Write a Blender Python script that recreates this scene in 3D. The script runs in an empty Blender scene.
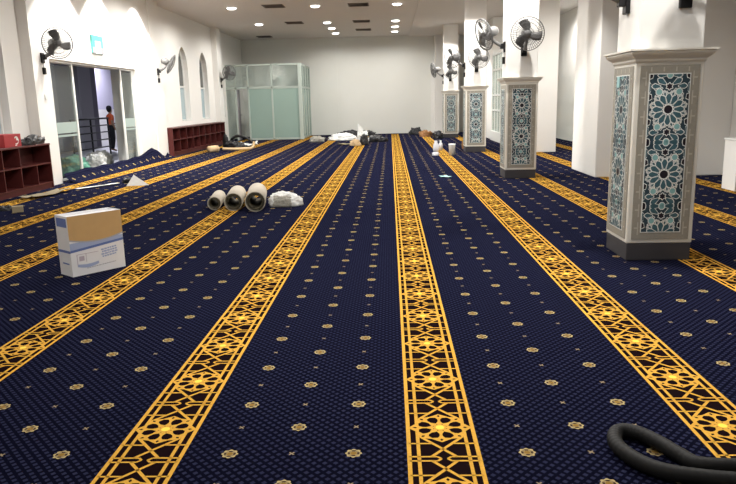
import bpy, bmesh, math, random
from mathutils import Vector, Matrix, noise
C = bpy.context.scene.collection
PI = math.pi
# ------------------------------------------------------------------ materials
def mat(name, col, rough=.6, metal=0, spec=.3, emit=None, estr=0, noise_amt=0, noise_scale=8, bump=0, sheen=0):
    m = bpy.data.materials.new(name); m.use_nodes = True
    nt = m.node_tree; b = nt.nodes['Principled BSDF']
    b.inputs['Base Color'].default_value = (*col, 1)
    b.inputs['Roughness'].default_value = rough; b.inputs['Metallic'].default_value = metal
    b.inputs['Specular IOR Level'].default_value = spec
    if sheen:
        b.inputs['Sheen Weight'].default_value = sheen
    if emit:
        b.inputs['Emission Color'].default_value = (*emit, 1); b.inputs['Emission Strength'].default_value = estr
    if noise_amt or bump:
        g = nt.nodes.new('ShaderNodeNewGeometry'); n = nt.nodes.new('ShaderNodeTexNoise')
        n.inputs['Scale'].default_value = noise_scale; n.inputs['Detail'].default_value = 4
        nt.links.new(g.outputs['Position'], n.inputs['Vector'])
        if noise_amt:
            r = nt.nodes.new('ShaderNodeMix'); r.data_type = 'RGBA'
            r.inputs[6].default_value = (*[c*(1-noise_amt) for c in col], 1)
            r.inputs[7].default_value = (*[min(1, c*(1+noise_amt)) for c in col], 1)
            nt.links.new(n.outputs['Fac'], r.inputs[0]); nt.links.new(r.outputs[2], b.inputs['Base Color'])
        if bump:
            bp = nt.nodes.new('ShaderNodeBump'); bp.inputs['Strength'].default_value = bump; bp.inputs['Distance'].default_value = .02
            nt.links.new(n.outputs['Fac'], bp.inputs['Height']); nt.links.new(bp.outputs['Normal'], b.inputs['Normal'])
    return m
def glassmat(name, tint, gloss=.08, haze=0.0, hazecol=(.6, .7, .68)):
    m = bpy.data.materials.new(name); m.use_nodes = True; nt = m.node_tree
    for n in list(nt.nodes): nt.nodes.remove(n)
    o = nt.nodes.new('ShaderNodeOutputMaterial'); t = nt.nodes.new('ShaderNodeBsdfTransparent'); t.inputs[0].default_value = (*tint, 1)
    g = nt.nodes.new('ShaderNodeBsdfGlossy'); g.inputs['Roughness'].default_value = .05
    mx = nt.nodes.new('ShaderNodeMixShader'); mx.inputs[0].default_value = gloss
    nt.links.new(t.outputs[0], mx.inputs[1]); nt.links.new(g.outputs[0], mx.inputs[2])
    d = nt.nodes.new('ShaderNodeBsdfDiffuse'); d.inputs[0].default_value = (*hazecol, 1)
    m2 = nt.nodes.new('ShaderNodeMixShader'); m2.inputs[0].default_value = haze
    nt.links.new(mx.outputs[0], m2.inputs[1]); nt.links.new(d.outputs[0], m2.inputs[2]); nt.links.new(m2.outputs[0], o.inputs[0])
    return m
class NG:
    def __init__(s, nt): s.nt = nt
    def m(s, op, a, b=None, c=None):
        n = s.nt.nodes.new('ShaderNodeMath'); n.operation = op
        for i, v in enumerate((a, b, c)):
            if v is None: continue
            if isinstance(v, (int, float)): n.inputs[i].default_value = v
            else: s.nt.links.new(v, n.inputs[i])
        return n.outputs[0]
    def mix(s, f, a, b):
        n = s.nt.nodes.new('ShaderNodeMix'); n.data_type = 'RGBA'
        for i, v in ((0, f), (6, a), (7, b)):
            if isinstance(v, (tuple, float, int)): n.inputs[i].default_value = v
            else: s.nt.links.new(v, n.inputs[i])
        return n.outputs[2]
X0, SP, SW, MP, SPER, SPH = .046, 1.2, .294, .453, .519, 2.70    # stripe origin, spacing, width, medallion pitch, star pitch, star phase
def carpet_material():
    m = bpy.data.materials.new('navy_carpet'); m.use_nodes = True; nt = m.node_tree; b = nt.nodes['Principled BSDF']
    k = NG(nt); g = nt.nodes.new('ShaderNodeNewGeometry'); s = nt.nodes.new('ShaderNodeSeparateXYZ')
    nt.links.new(g.outputs['Position'], s.inputs[0]); x, y = s.outputs[0], s.outputs[1]
    fx = k.m('FLOORED_MODULO', k.m('SUBTRACT', x, X0), SP)
    fr = lambda v, per: k.m('SUBTRACT', k.m('FLOORED_MODULO', v, per), per/2)      # centred remainder
    # fine diamond weave, two staggered lattices
    def lat(ox, oy, px, py, r):
        a = k.m('DIVIDE', k.m('ABSOLUTE', fr(k.m('ADD', x, ox), px)), r); c = k.m('DIVIDE', k.m('ABSOLUTE', fr(k.m('ADD', y, oy), py)), r)
        return k.m('LESS_THAN', k.m('ADD', a, c), 1.0)
    d = k.m('MAXIMUM', lat(0, 0, .043, .046, .0118), lat(.0215, .023, .043, .046, .0118))
    nz = nt.nodes.new('ShaderNodeTexNoise'); nz.inputs['Scale'].default_value = 180; nt.links.new(g.outputs['Position'], nz.inputs['Vector'])
    base = k.mix(d, (.0034, .0035, .0095, 1), (.025, .0275, .060, 1))
    base = k.mix(k.m('MULTIPLY', nz.outputs['Fac'], .3), base, (.004, .004, .011, 1))
    def medal(cx, ph, big):
        dx = k.m('SUBTRACT', fx, cx); dy = fr(k.m('SUBTRACT', y, ph - MP/2), MP)
        return k.m('SQRT', k.m('ADD', k.m('MULTIPLY', dx, dx), k.m('MULTIPLY', dy, dy))), dx, dy
    cols = [(.480, 2.49), (.733, 2.49+MP/2), (.984, 2.49)]
    for cx, ph in cols:
        r, dx, dy = medal(cx, ph, 1)
        an = k.m('ARCTAN2', dy, dx); wob = k.m('MULTIPLY', k.m('COSINE', k.m('MULTIPLY', an, 8)), .003)
        outer = k.m('LESS_THAN', r, k.m('ADD', .0315, wob))
        dark = k.m('MULTIPLY', k.m('LESS_THAN', r, .0245), k.m('GREATER_THAN', r, .014))
        pet = k.m('GREATER_THAN', k.m('COSINE', k.m('MULTIPLY', an, 4)), .0)
        base = k.mix(outer, base, (.42, .33, .16, 1))
        base = k.mix(k.m('MULTIPLY', dark, k.m('ADD', .45, k.m('MULTIPLY', pet, .55))), base, (.05, .03, .02, 1))
        base = k.mix(k.m('LESS_THAN', r, .013), base, (.24, .14, .035, 1))
        r2, dx2, dy2 = medal(cx, ph + MP/2, 0)
        ax, ay = k.m('ABSOLUTE', dx2), k.m('ABSOLUTE', dy2)
        cross = k.m('MULTIPLY', k.m('LESS_THAN', r2, .014), k.m('LESS_THAN', k.m('ABSOLUTE', k.m('SUBTRACT', ax, ay)), .0045))
        base = k.mix(cross, base, (.26, .20, .13, 1))
    nt.links.new(base, b.inputs['Base Color']); b.inputs['Roughness'].default_value = .95; b.inputs['Specular IOR Level'].default_value = 0
    b.inputs['Sheen Weight'].default_value = .02; b.inputs['Sheen Roughness'].default_value = .45; b.inputs['Sheen Tint'].default_value = (.30, .36, 1, 1)
    return m
M = dict(
 wall=mat('white_plaster', (.80, .79, .765), .7, noise_amt=.015, noise_scale=3),
 wallfar=mat('far_wall_plaster', (.76, .765, .73), .7, noise_amt=.02, noise_scale=2),
 ceil=mat('ceiling_paint', (.70, .665, .635), .8, noise_amt=.02, noise_scale=2),
 carpet=carpet_material(),
 sdark=mat('stripe_ground', (.010, .005, .006), .95, spec=0),
 gold=mat('stripe_gold', (.64, .350, .058), .85, spec=0, noise_amt=.25, noise_scale=90),
 goldb=mat('stripe_gold_bright', (.95, .68, .10), .85, spec=0),
 clad=mat('cream_cladding', (.80, .78, .72), .4, noise_amt=.03, noise_scale=10),
 taupe=mat('taupe_border', (.33, .31, .265), .5, noise_amt=.12, noise_scale=60),
 tick=mat('border_tick', (.50, .47, .41), .5),
 tilew=mat('tile_strap_white', (.82, .84, .82), .35),
 tteal=mat('tile_teal', (.058, .132, .165), .3, noise_amt=.3, noise_scale=40),
 tdeep=mat('tile_deep_teal', (.030, .058, .078), .35, noise_amt=.3, noise_scale=50),
 tlight=mat('tile_light_teal', (.26, .50, .51), .3, noise_amt=.2, noise_scale=40),
 tblack=mat('tile_black', (.018, .014, .022), .3),
 plinth=mat('plinth_dark', (.055, .052, .058), .6, noise_amt=.1),
 red=mat('mahogany', (.085, .018, .017), .4, noise_amt=.25, noise_scale=14),
 redin=mat('mahogany_inside', (.07, .016, .014), .5, noise_amt=.2),
 frame=mat('white_aluminium', (.72, .73, .71), .4),
 greenframe=mat('pale_green_aluminium', (.43, .49, .45), .4),
 frost=mat('frosted_green_glass', (.28, .385, .345), .25, noise_amt=.04, noise_scale=2),
 glass=glassmat('clear_glass', (.86, .90, .88), .07, .10),
 glassd=glassmat('door_glass', (.80, .83, .82), .10, .06, (.34, .36, .35)),
 frostband=mat('frosted_band', (.33, .41, .39), .4),
 winup=mat('dark_window_pane', (.10, .11, .11), .15, noise_amt=.2, noise_scale=3),
 winlow=mat('blue_frosted_pane', (.36, .46, .50), .25, noise_amt=.1, noise_scale=3),
 black=mat('black_plastic', (.012, .012, .013), .4),
 blackbag=mat('black_bag', (.02, .02, .023), .35, bump=.4, noise_scale=20),
 fangrey=mat('fan_blade_grey', (.085, .082, .082), .5),
 fanlight=mat('fan_light_grey', (.17, .168, .165), .45),
 wire=mat('fan_wire', (.12, .12, .12), .5, metal=0),
 vent=mat('vent_taupe', (.16, .135, .115), .6),
 lamp=mat('lamp_diffuser', (.9, .9, .88), .5, emit=(1, .96, .9), estr=9),
 lampring=mat('lamp_ring', (.8, .8, .78), .4),
 boxw=mat('box_white_print', (.82, .82, .85), .5, noise_amt=.03),
 boxtan=mat('cardboard', (.58, .37, .165), .8, noise_amt=.07, noise_scale=12),
 boxblue=mat('print_blue', (.13, .19, .46), .5), boxpale=mat('print_pale_blue', (.38, .45, .66), .5), boxgrey=mat('print_grey', (.42, .42, .46), .5), boxpink=mat('print_mauve', (.50, .44, .52), .5),
 rollout=mat('carpet_backing', (.56, .51, .43), .9, noise_amt=.12, noise_scale=25, bump=.3),
 rollin=mat('roll_inside', (.085, .075, .05), .95, noise_amt=.3, noise_scale=30),
 plasticw=mat('white_plastic_sheet', (.68, .69, .68), .45, bump=.5, noise_scale=14),
 greysheet=mat('grey_underlay', (.33, .32, .28), .8, noise_amt=.4, noise_scale=40, bump=.5),
 teal=mat('green_plastic_wrap', (.10, .30, .22), .4, noise_amt=.4, noise_scale=6, bump=.3),
 tealscrap=mat('pale_teal_scrap', (.35, .60, .62), .5),
 beige=mat('beige_offcut', (.30, .25, .165), .9, noise_amt=.2, noise_scale=14),
 brown=mat('brown_carton', (.24, .12, .05), .8, noise_amt=.2),
 cream=mat('cream_offcut', (.56, .41, .24), .8, noise_amt=.1),
 rubber=mat('black_rubber_hose', (.008, .008, .008), .6, spec=.2, noise_amt=.2, noise_scale=20),
 redbox=mat('red_carton', (.36, .035, .04), .5),
 skin=mat('skin', (.30, .17, .11), .6), orange=mat('orange_shirt', (.55, .10, .035), .8), trouser=mat('black_trousers', (.012, .012, .015), .9), hair=mat('black_hair', (.008, .007, .007), .7),
 outwall=mat('dusk_wall', (.16, .15, .185), .8, noise_amt=.08, noise_scale=2), outcol=mat('grey_column', (.30, .29, .31), .7), outlit=mat('lavender_wall_lit', (.55, .53, .64), .7),
 outfloor=mat('lobby_tile', (.30, .30, .29), .35), signteal=mat('sign_teal', (.08, .32, .29), .4, emit=(.2, .8, .7), estr=.05), signw=mat('sign_white', (.85, .88, .86), .4),
 translucent=mat('clear_cup', (.62, .63, .68), .2, spec=.5),
)
# ------------------------------------------------------------------ mesh helpers
class MB:
    def __init__(s): s.v = []; s.f = []; s.mi = []; s.sm = []
    def add(s, vs, fs, mi=0, smooth=False, mtx=None):
        o = len(s.v)
        s.v += [tuple(mtx @ Vector(p)) if mtx else tuple(p) for p in vs]
        s.f += [tuple(i+o for i in f) for f in fs]; s.mi += [mi]*len(fs); s.sm += [smooth]*len(fs)
        return s
    def box(s, x0, x1, y0, y1, z0, z1, mi=0, bev=0, mtx=None):
        if bev <= 0:
            vs = [(x0,y0,z0),(x1,y0,z0),(x1,y1,z0),(x0,y1,z0),(x0,y0,z1),(x1,y0,z1),(x1,y1,z1),(x0,y1,z1)]
            return s.add(vs, [(0,3,2,1),(4,5,6,7),(0,1,5,4),(1,2,6,5),(2,3,7,6),(3,0,4,7)], mi, False, mtx)
        bm = bmesh.new(); bmesh.ops.create_cube(bm, size=1)
        for v in bm.verts: v.co = Vector(((x0+x1)/2+v.co.x*(x1-x0), (y0+y1)/2+v.co.y*(y1-y0), (z0+z1)/2+v.co.z*(z1-z0)))
        bmesh.ops.bevel(bm, geom=bm.edges[:], offset=bev, segments=2, affect='EDGES', profile=.5)
        return s.bm(bm, mi, mtx=mtx)
    def bm(s, bm, mi=0, smooth=False, mtx=None):
        bm.verts.index_update()
        s.add([v.co[:] for v in bm.verts], [[v.index for v in f.verts] for f in bm.faces], mi, smooth, mtx); bm.free(); return s
    def tube(s, pts, r, n=8, mi=0, cap=True, closed=False, smooth=True):
        pts = [Vector(p) for p in pts]; rings = []; N = len(pts); prev = None
        rr = r if isinstance(r, (list, tuple)) else [r]*N
        for i, p in enumerate(pts):
            if closed: t = pts[(i+1) % N] - pts[i-1]
            else: t = pts[min(i+1, N-1)] - pts[max(i-1, 0)]
            t.normalize()
            if prev is None:
                a = Vector((0,0,1)) if abs(t.z) < .9 else Vector((1,0,0)); u = t.cross(a).normalized()
            else:
                u = prev - t*prev.dot(t)
                u = u.normalized() if u.length > 1e-6 else t.orthogonal().normalized()
            prev = u; w = t.cross(u)
            rings.append([p + (u*math.cos(2*PI*k/n) + w*math.sin(2*PI*k/n))*rr[i] for k in range(n)])
        vs = [v for q in rings for v in q]; fs = []
        for i in range(N if closed else N-1):
            j = (i+1) % N
            for k in range(n): fs.append((i*n+k, i*n+(k+1) % n, j*n+(k+1) % n, j*n+k))
        if cap and not closed: fs += [tuple(range(n-1, -1, -1)), tuple((N-1)*n+k for k in range(n))]
        return s.add(vs, fs, mi, smooth)
    def lathe(s, prof, n=24, mi=0, mtx=None, smooth=True):
        vs = []; fs = []
        for r, z in prof:
            vs += [(r*math.cos(2*PI*k/n), r*math.sin(2*PI*k/n), z) for k in range(n)]
        for i in range(len(prof)-1):
            for k in range(n): fs.append((i*n+k, i*n+(k+1) % n, (i+1)*n+(k+1) % n, (i+1)*n+k))
        return s.add(vs, fs, mi, smooth, mtx)
    def prism(s, poly, y0, y1, mi=0, mtx=None):     # polygon in xz, extruded along y
        n = len(poly); vs = [(x, y0, z) for x, z in poly] + [(x, y1, z) for x, z in poly]
        fs = [tuple(range(n)), tuple(range(2*n-1, n-1, -1))] + [(i, i+n, (i+1) % n+n, (i+1) % n) for i in range(n)]
        return s.add(vs, fs, mi, False, mtx)
def build(name, mb, m, parent=None):
    me = bpy.data.meshes.new(name); me.from_pydata(mb.v, [], mb.f)
    for x in (m if isinstance(m, (list, tuple)) else [m]): me.materials.append(x)
    me.polygons.foreach_set('material_index', mb.mi); me.polygons.foreach_set('use_smooth', mb.sm)
    me.update()
    bm = bmesh.new(); bm.from_mesh(me); bmesh.ops.recalc_face_normals(bm, faces=bm.faces); bm.to_mesh(me); bm.free()
    o = bpy.data.objects.new(name, me); C.objects.link(o)
    if parent: o.parent = parent
    return o
def thing(name, label, cat, loc=(0,0,0), rz=0, group=None):
    o = bpy.data.objects.new(name, None); C.objects.link(o); o.location = loc; o.rotation_euler = (0,0,rz); o.empty_display_size = .1
    return tag(o, label, cat, group)
def tag(o, label, cat, group=None):
    o['label'] = label; o['category'] = cat
    if group: o['group'] = group
    return o
def place(o, loc, rz=0): o.location = loc; o.rotation_euler = (0,0,rz); return o
def struct(name, mb, m, parent=None):
    o = build(name, mb, m, parent)
    if not parent: o['kind'] = 'structure'
    return o
def dup(root, loc, rz=0, label=None):
    def cp(o, par):
        c = o.copy(); C.objects.link(c); c.parent = par
        for ch in kids.get(o.name, []): cp(ch, c)
        return c
    kids = {}
    for o in list(C.objects):
        if o.parent: kids.setdefault(o.parent.name, []).append(o)
    r = cp(root, None); r.location = loc; r.rotation_euler = (0,0,rz)
    if label: r['label'] = label
    return r
# ------------------------------------------------------------------ room shell
YB, YF, ZC = -4.0, 30.5, 4.18
XL, XR = -6.3, 5.85
# floor: fitted carpet, navy field plus the woven gold bands
fl = MB(); fl.add([(-6.95,YB,0),(XR,YB,0),(XR,YF,0),(-6.95,YF,0)], [(0,1,2,3)], 0)
def band_motif():
    L = []                                                     # (u0,v0,u1,v1,width)
    hp = SPER/2
    for sx in (-1, 1):
        L.append((sx*.1385, -hp, sx*.1385, hp, .017))          # outer line
        L.append((sx*.1, -hp, sx*.1, hp, .0145))               # inner line
        for sy in (-1, 1):
            L.append((sx*.1385, sy*.138, sx*.044, sy*.138, .010))          # cross bar
            L.append((sx*.082, sy*.088, -sx*.050, sy*.2435, .0135))         # diagonal, crossing the axis
            L.append((sx*.1385, sy*.2435, sx*.028, sy*.2435, .010))         # double bar
            L.append((sx*.028, sy*.2435, sx*.012, sy*hp, .010))
            L.append((sx*.1285, 0, sx*.092, sy*.040, .0135))               # side kite
    return L
motif = band_motif()
def quad(mb, u0, v0, u1, v1, w, cx, cy, z, mi):
    dx, dy = u1-u0, v1-v0; l = math.hypot(dx, dy); px, py = -dy/l*w/2, dx/l*w/2
    mb.add([(cx+u0+px,cy+v0+py,z),(cx+u0-px,cy+v0-py,z),(cx+u1-px,cy+v1-py,z),(cx+u1+px,cy+v1+py,z)], [(0,1,2,3)], mi)
for k in range(-5, 5):
    cx = X0 + k*SP + SW/2
    if abs(cx) > 6.3: continue
    fl.add([(cx-SW/2,YB,.001),(cx+SW/2,YB,.001),(cx+SW/2,YF-.01,.001),(cx-SW/2,YF-.01,.001)], [(0,1,2,3)], 1)
    n0 = -4
    for n in range(n0, 53):
        cy = SPH + n*SPER
        if cy > YF-.3 or cy < .3: continue
        for q in motif: quad(fl, *q, cx, cy, .002, 2)
        P = lambda r, a, z: (cx+r*math.cos(a), cy+r*math.sin(a), z)
        fl.add([P((.128 if i % 2 == 0 else .108), i*PI/8, .0022) for i in range(16)], [tuple(range(16))], 2)     # rosette with its dark petals
        for q in range(8):
            a = q*PI/4+PI/8
            pet = [(.040,0),(.056,-.0175),(.074,-.0235),(.090,-.0205),(.100,0),(.090,.0205),(.074,.0235),(.056,.0175)]
            fl.add([(cx+r*math.cos(a)-o*math.sin(a), cy+r*math.sin(a)+o*math.cos(a), .0026) for r, o in pet], [tuple(range(8))], 1)
            a = q*PI/4; fl.add([(cx+r*math.cos(a)-o*math.sin(a), cy+r*math.sin(a)+o*math.cos(a), .0026) for r, o in ((.098,0),(.107,-.007),(.119,0),(.107,.007))], [(0,1,2,3)], 1)
            a = q*PI/4+PI/8; fl.add([P(.030, a-.10, .0028), P(.034, a, .0028), P(.030, a+.10, .0028), P(.026, a, .0028)], [(0,1,2,3)], 1)
        fl.add([(cx+.019*math.cos(i*PI/5), cy+.019*math.sin(i*PI/5), .003) for i in range(10)], [tuple(range(10))], 3)
struct('floor', fl, [M['carpet'], M['sdark'], M['gold'], M['goldb']])
c = MB(); c.box(-6.95, .86, YB, YF, ZC, ZC+.2); c.box(.86, XR+.3, YB, YF, ZC-.05, ZC+.2)
struct('ceiling', c, M['ceil'])
c = MB(); c.box(-7.2, XR+.3, YF, YF+.3, 0, ZC); struct('wall_far', c, M['wallfar'])
c = MB(); c.box(-2.36, -2.29, YF-.03, YF, .0, ZC); struct('trim_1', c, M['wallfar'])
c = MB(); c.box(1.96, 3.0, YF-.55, YF, 0, ZC-.05); c.box(1.80, 1.96, YF-.06, YF, 0, 3.1); struct('trim_2', c, M['wall'])
c = MB(); c.box(-7.2, XR+.3, YB-.3, YB, 0, ZC); struct('wall_back', c, M['wall'])
c = MB(); c.box(XR, XR+.3, YB, YF, 0, ZC); struct('wall_right', c, M['wall'])
# left wall with piers, recessed arched bays and the door bay
def arch_pts(ya, yb, spring, apex, n=14):
    w = yb-ya; h = apex-spring; pts = []
    for i in range(n+1):
        t = i/n; u = 1-abs(2*t-1)                              # 0..1..0 across
        # two circular arcs meeting in a soft point
        pts.append((ya+w*t, spring + h*(1-(1-u)**2)**.5*(.88+.12*u)))
    return pts
def arched_panel(mb, y0, y1, z1, xf, xb, wins, mi=0):
    def q(ya, yb, za, zb):
        mb.add([(xf,ya,za),(xf,yb,za),(xf,yb,zb),(xf,ya,zb)], [(0,1,2,3)], mi); mb.add([(xb,ya,za),(xb,yb,za),(xb,yb,zb),(xb,ya,zb)], [(0,1,2,3)], mi)
    y = y0
    for ya, yb, sill, spring, apex in wins:
        q(y, ya, 0, z1); q(ya, yb, 0, sill)
        a = arch_pts(ya, yb, spring, apex)
        for (p, zp), (r, zr) in zip(a, a[1:]):
            for xx in (xf, xb): mb.add([(xx,p,zp),(xx,r,zr),(xx,r,z1),(xx,p,z1)], [(0,1,2,3)], mi)
        ring = [(ya, sill)] + a + [(yb, sill)]
        for (p, zp), (r, zr) in zip(ring, ring[1:]+ring[:1]):
            mb.add([(xf,p,zp),(xf,r,zr),(xb,r,zr),(xb,p,zp)], [(0,1,2,3)], mi)
        y = yb
    q(y, y1, 0, z1)
wl = MB()
piers = [(-.3,.3),(5.9,6.5),(12.12,12.72),(18.3,19.1),(25.4,26.0)]
for a, b in piers: wl.box(-7.0, XL, a, b, 0, ZC)
WINS = {}
bays = [(YB,-.3,[]),(.3,5.9,[]),(6.5,12.12,[(7.5,8.6),(10.45,11.55)]),(19.1,25.4,[(21.25,22.25),(23.6,24.6)]),(26.0,YF,[(26.35,26.95)])]
allw = []
for y0, y1, ws in bays:
    wins = [(a, b, .95, 2.55, 3.22) for a, b in ws]; allw += wins
    arched_panel(wl, y0, y1, ZC, -6.5, -6.95, wins)
wl.box(-6.95, -6.32, 12.72, 18.3, 2.32, ZC); wl.box(-6.95, -6.32, 17.10, 18.3, 0, 2.32)                      # above the sliding door
wl.box(-6.95, -6.46, 12.72, 12.80, 0, 2.32)
struct('wall_left', wl, M['wall'])
for i, (ya, yb, sill, spring, apex) in enumerate(allw):
    a = arch_pts(ya, yb, spring, apex); fr = MB()
    loop = [(-6.66, ya+.02, sill+.02)] + [(-6.66, ya+.02+(y-ya)*(yb-ya-.04)/(yb-ya), z-.02) for y, z in a] + [(-6.66, yb-.02, sill+.02)]
    fr.tube(loop, .028, 6, closed=True, smooth=False)
    fr.box(-6.69, -6.63, ya, yb, 1.98, 2.03)
    w = struct('window_%d' % (i+1), fr, M['frame']); w['kind'] = 'structure'
    mb = MB(); mb.add([(-6.67,ya,sill),(-6.67,yb,sill),(-6.67,yb,2.0),(-6.67,ya,2.0),(-6.685,ya,sill),(-6.685,yb,sill),(-6.685,yb,2.0),(-6.685,ya,2.0)], [(0,1,2,3),(7,6,5,4),(0,4,5,1),(2,6,7,3)])
    build('lower_pane', mb, M['winlow'], w)
    ring = [(ya, 2.0)] + a + [(yb, 2.0)]
    mb = MB(); n = len(ring); mb.add([(-6.67,y,z) for y, z in ring]+[(-6.685,y,z) for y, z in ring], [tuple(range(n)), tuple(range(2*n-1,n-1,-1))]); build('upper_pane', mb, M['winup'], w)
# right-hand blocks
c = MB(); c.box(3.55, 4.32, 17.95, 19.4, 0, ZC-.05, bev=.015); struct('wall_right_pier', c, M['wall'])
c = MB(); c.box(3.57, XR, 11.95, 13.5, 0, ZC-.05, bev=.015); struct('wall_right_cross', c, M['wall'])
c = MB(); c.box(3.55, 4.32, 24.2, 25.6, 0, ZC-.05, bev=.015); struct('wall_right_end', c, M['wall'])
# ------------------------------------------------------------------ sliding door, lobby beyond
d = MB(); PX = -6.42
d.box(PX-.04, PX+.04, 12.80, 17.10, 2.28, 2.32); d.box(PX-.04, PX+.04, 17.05, 17.10, 0, 2.28); d.box(PX-.04, PX+.04, 12.80, 12.85, 0, 2.28)
door = struct('door_1', d, M['frame'])
def leaf(y0, y1, dx):
    f = MB(); 
    for a, b in ((y0, y0+.045), (y1-.06, y1)): f.box(PX+dx-.02, PX+dx+.02, a, b, .02, 2.27)
    f.box(PX+dx-.02, PX+dx+.02, y0, y1, .02, .06); f.box(PX+dx-.02, PX+dx+.02, y0, y1, 2.30, 2.27)
    o = build('glass_leaf', f, M['frame'], door)
    g = MB(); g.box(PX+dx-.006, PX+dx+.006, y0+.07, y1-.06, .06, 2.22); build('pane', g, M['glassd'], o)
    g = MB()
    for za, zb in ((.93, 1.14), (.86, .90)): g.box(PX+dx+.007, PX+dx+.010, y0+.07, y1-.07, za, zb)
    build('frosted_band', g, M['frostband'], o)
leaf(12.86, 13.84, .015); leaf(16.28, 17.04, .015)
c = MB(); c.box(-14, -6.95, 10, 34, -.15, -.02); struct('floor_lobby', c, M['outfloor'])
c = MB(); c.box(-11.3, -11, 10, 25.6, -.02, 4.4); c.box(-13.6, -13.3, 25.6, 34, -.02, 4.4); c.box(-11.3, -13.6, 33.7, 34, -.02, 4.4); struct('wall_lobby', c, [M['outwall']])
c = MB(); c.box(-13.28, -13.2, 25.6, 33.6, 1.35, 4.4, 0); c.box(-13.28, -13.2, 25.6, 33.6, -.02, 1.35, 1); struct('wall_lobby_lit', c, [M['outlit'], M['wall']])  # brightness put into the colour: lit lavender above, white for the bright patch below
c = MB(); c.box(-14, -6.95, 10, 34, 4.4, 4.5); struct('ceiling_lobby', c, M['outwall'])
for i, (y0, y1) in enumerate(((23.5, 24.5), (21.0, 21.9))):
    c = MB(); c.box(-11, -10.7, y0, y1, -.02, 4.4); struct('trim_%d' % (3+i), c, M['outcol'])
r = thing('metal_railing', 'black horizontal-bar railing in the lobby seen through the open sliding door', 'railing', (-8.6, 18.2, -.02))
for y in (0, 1.2, 2.4):
    b = MB(); b.box(-.02, .02, y-.02, y+.02, 0, 1.12); build('post', b, M['black'], r)
for z in (.28, .5, .72, .92, 1.12):
    b = MB(); b.tube([(0,-.05,z),(0,2.45,z)], .018 if z < 1 else .026, 8); build('rail', b, M['black'], r)
# ------------------------------------------------------------------ glazed booth at the far left
bo = thing('glazed_booth', 'glazed booth with pale green frosted lower panels in the far left corner', 'booth', (-5.0, 27.3, 0))
bx0, bx1, by1, H = -6.6+5.0+.005, -3.54+5.0, YF-27.3-.005, 2.96
def post(x, y, w=.06, z1=H):
    b = MB(); b.box(x-w/2, x+w/2, y-w/2, y+w/2, 0, z1); build('post', b, M['greenframe'], bo)
for x in (bx0+.03, -1.12, -.62, .33): post(x, 0)
post(bx1, 0, .14)
for y in (.8, 1.6, 2.4, by1-.03): post(bx1, y)
for z in (2.05, H-.03, .04):
    b = MB(); b.box(bx0 if z > 2 else -.62, bx1, -.03, .03, z-.035, z+.035); build('rail', b, M['greenframe'], bo)
    b = MB(); b.box(bx1-.03, bx1+.03, 0, by1, z-.035, z+.035); build('rail', b, M['greenframe'], bo)
for x0, x1 in ((bx0+.06, -1.15), (-.59, .30), (.36, bx1-.07)):
    b = MB(); b.box(x0, x1, -.006, .006, .08, 2.01); build('lower_pane', b, M['frost'], bo) if x0 > -1 else build('side_pane', b, M['glass'], bo)
    b = MB(); b.box(x0, x1, -.006, .006, 2.09, H-.06); build('upper_pane', b, M['glass'], bo)
b = MB(); b.box(-1.09, -.65, -.006, .006, 2.09, H-.06); build('upper_pane', b, M['glass'], bo)
for y0, y1 in ((.07, .77), (.83, 1.57), (1.63, 2.37), (2.43, by1-.06)):
    b = MB(); b.box(bx1-.006, bx1+.006, y0, y1, .08, 2.01); build('lower_pane', b, M['frost'], bo)
    b = MB(); b.box(bx1-.006, bx1+.006, y0, y1, 2.09, H-.06); build('upper_pane', b, M['glass'], bo)
b = MB(); b.box(-1.11, -1.07, .03, .46, .01, 2.0); dr = build('door_leaf', b, M['outcol'], bo)
b = MB(); b.tube([(-1.06,.40,1.0),(-1.02,.40,1.0),(-1.02,.30,1.0)], .012, 6); build('door_handle', b, M['wire'], dr)
# ------------------------------------------------------------------ glass partition on the right
gp = thing('glass_partition', 'tall white framed glass screen with a low white sill on the right side', 'partition', (3.58, 21.8, 0))
L = 2.36
b = MB(); b.box(-.08, .08, -L, L, 0, .32, bev=.01); build('sill', b, M['frame'], gp)
for i in range(9):
    y = -L+.03+i*(2*L-.06)/8
    b = MB(); b.box(-.03, .03, y-.03, y+.03, .32, 2.88); build('post', b, M['frame'], gp)
for z in (1.02, 1.52, 2.35, 2.85):
    b = MB(); b.box(-.028, .028, -L, L, z-.03, z+.03); build('rail', b, M['frame'], gp)
b = MB()
for z0, z1 in ((.33, .99), (1.05, 1.49), (1.55, 2.32), (2.38, 2.82)): b.box(-.005, .005, -L, L, z0, z1)
build('panes', b, M['glass'], gp)
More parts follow.
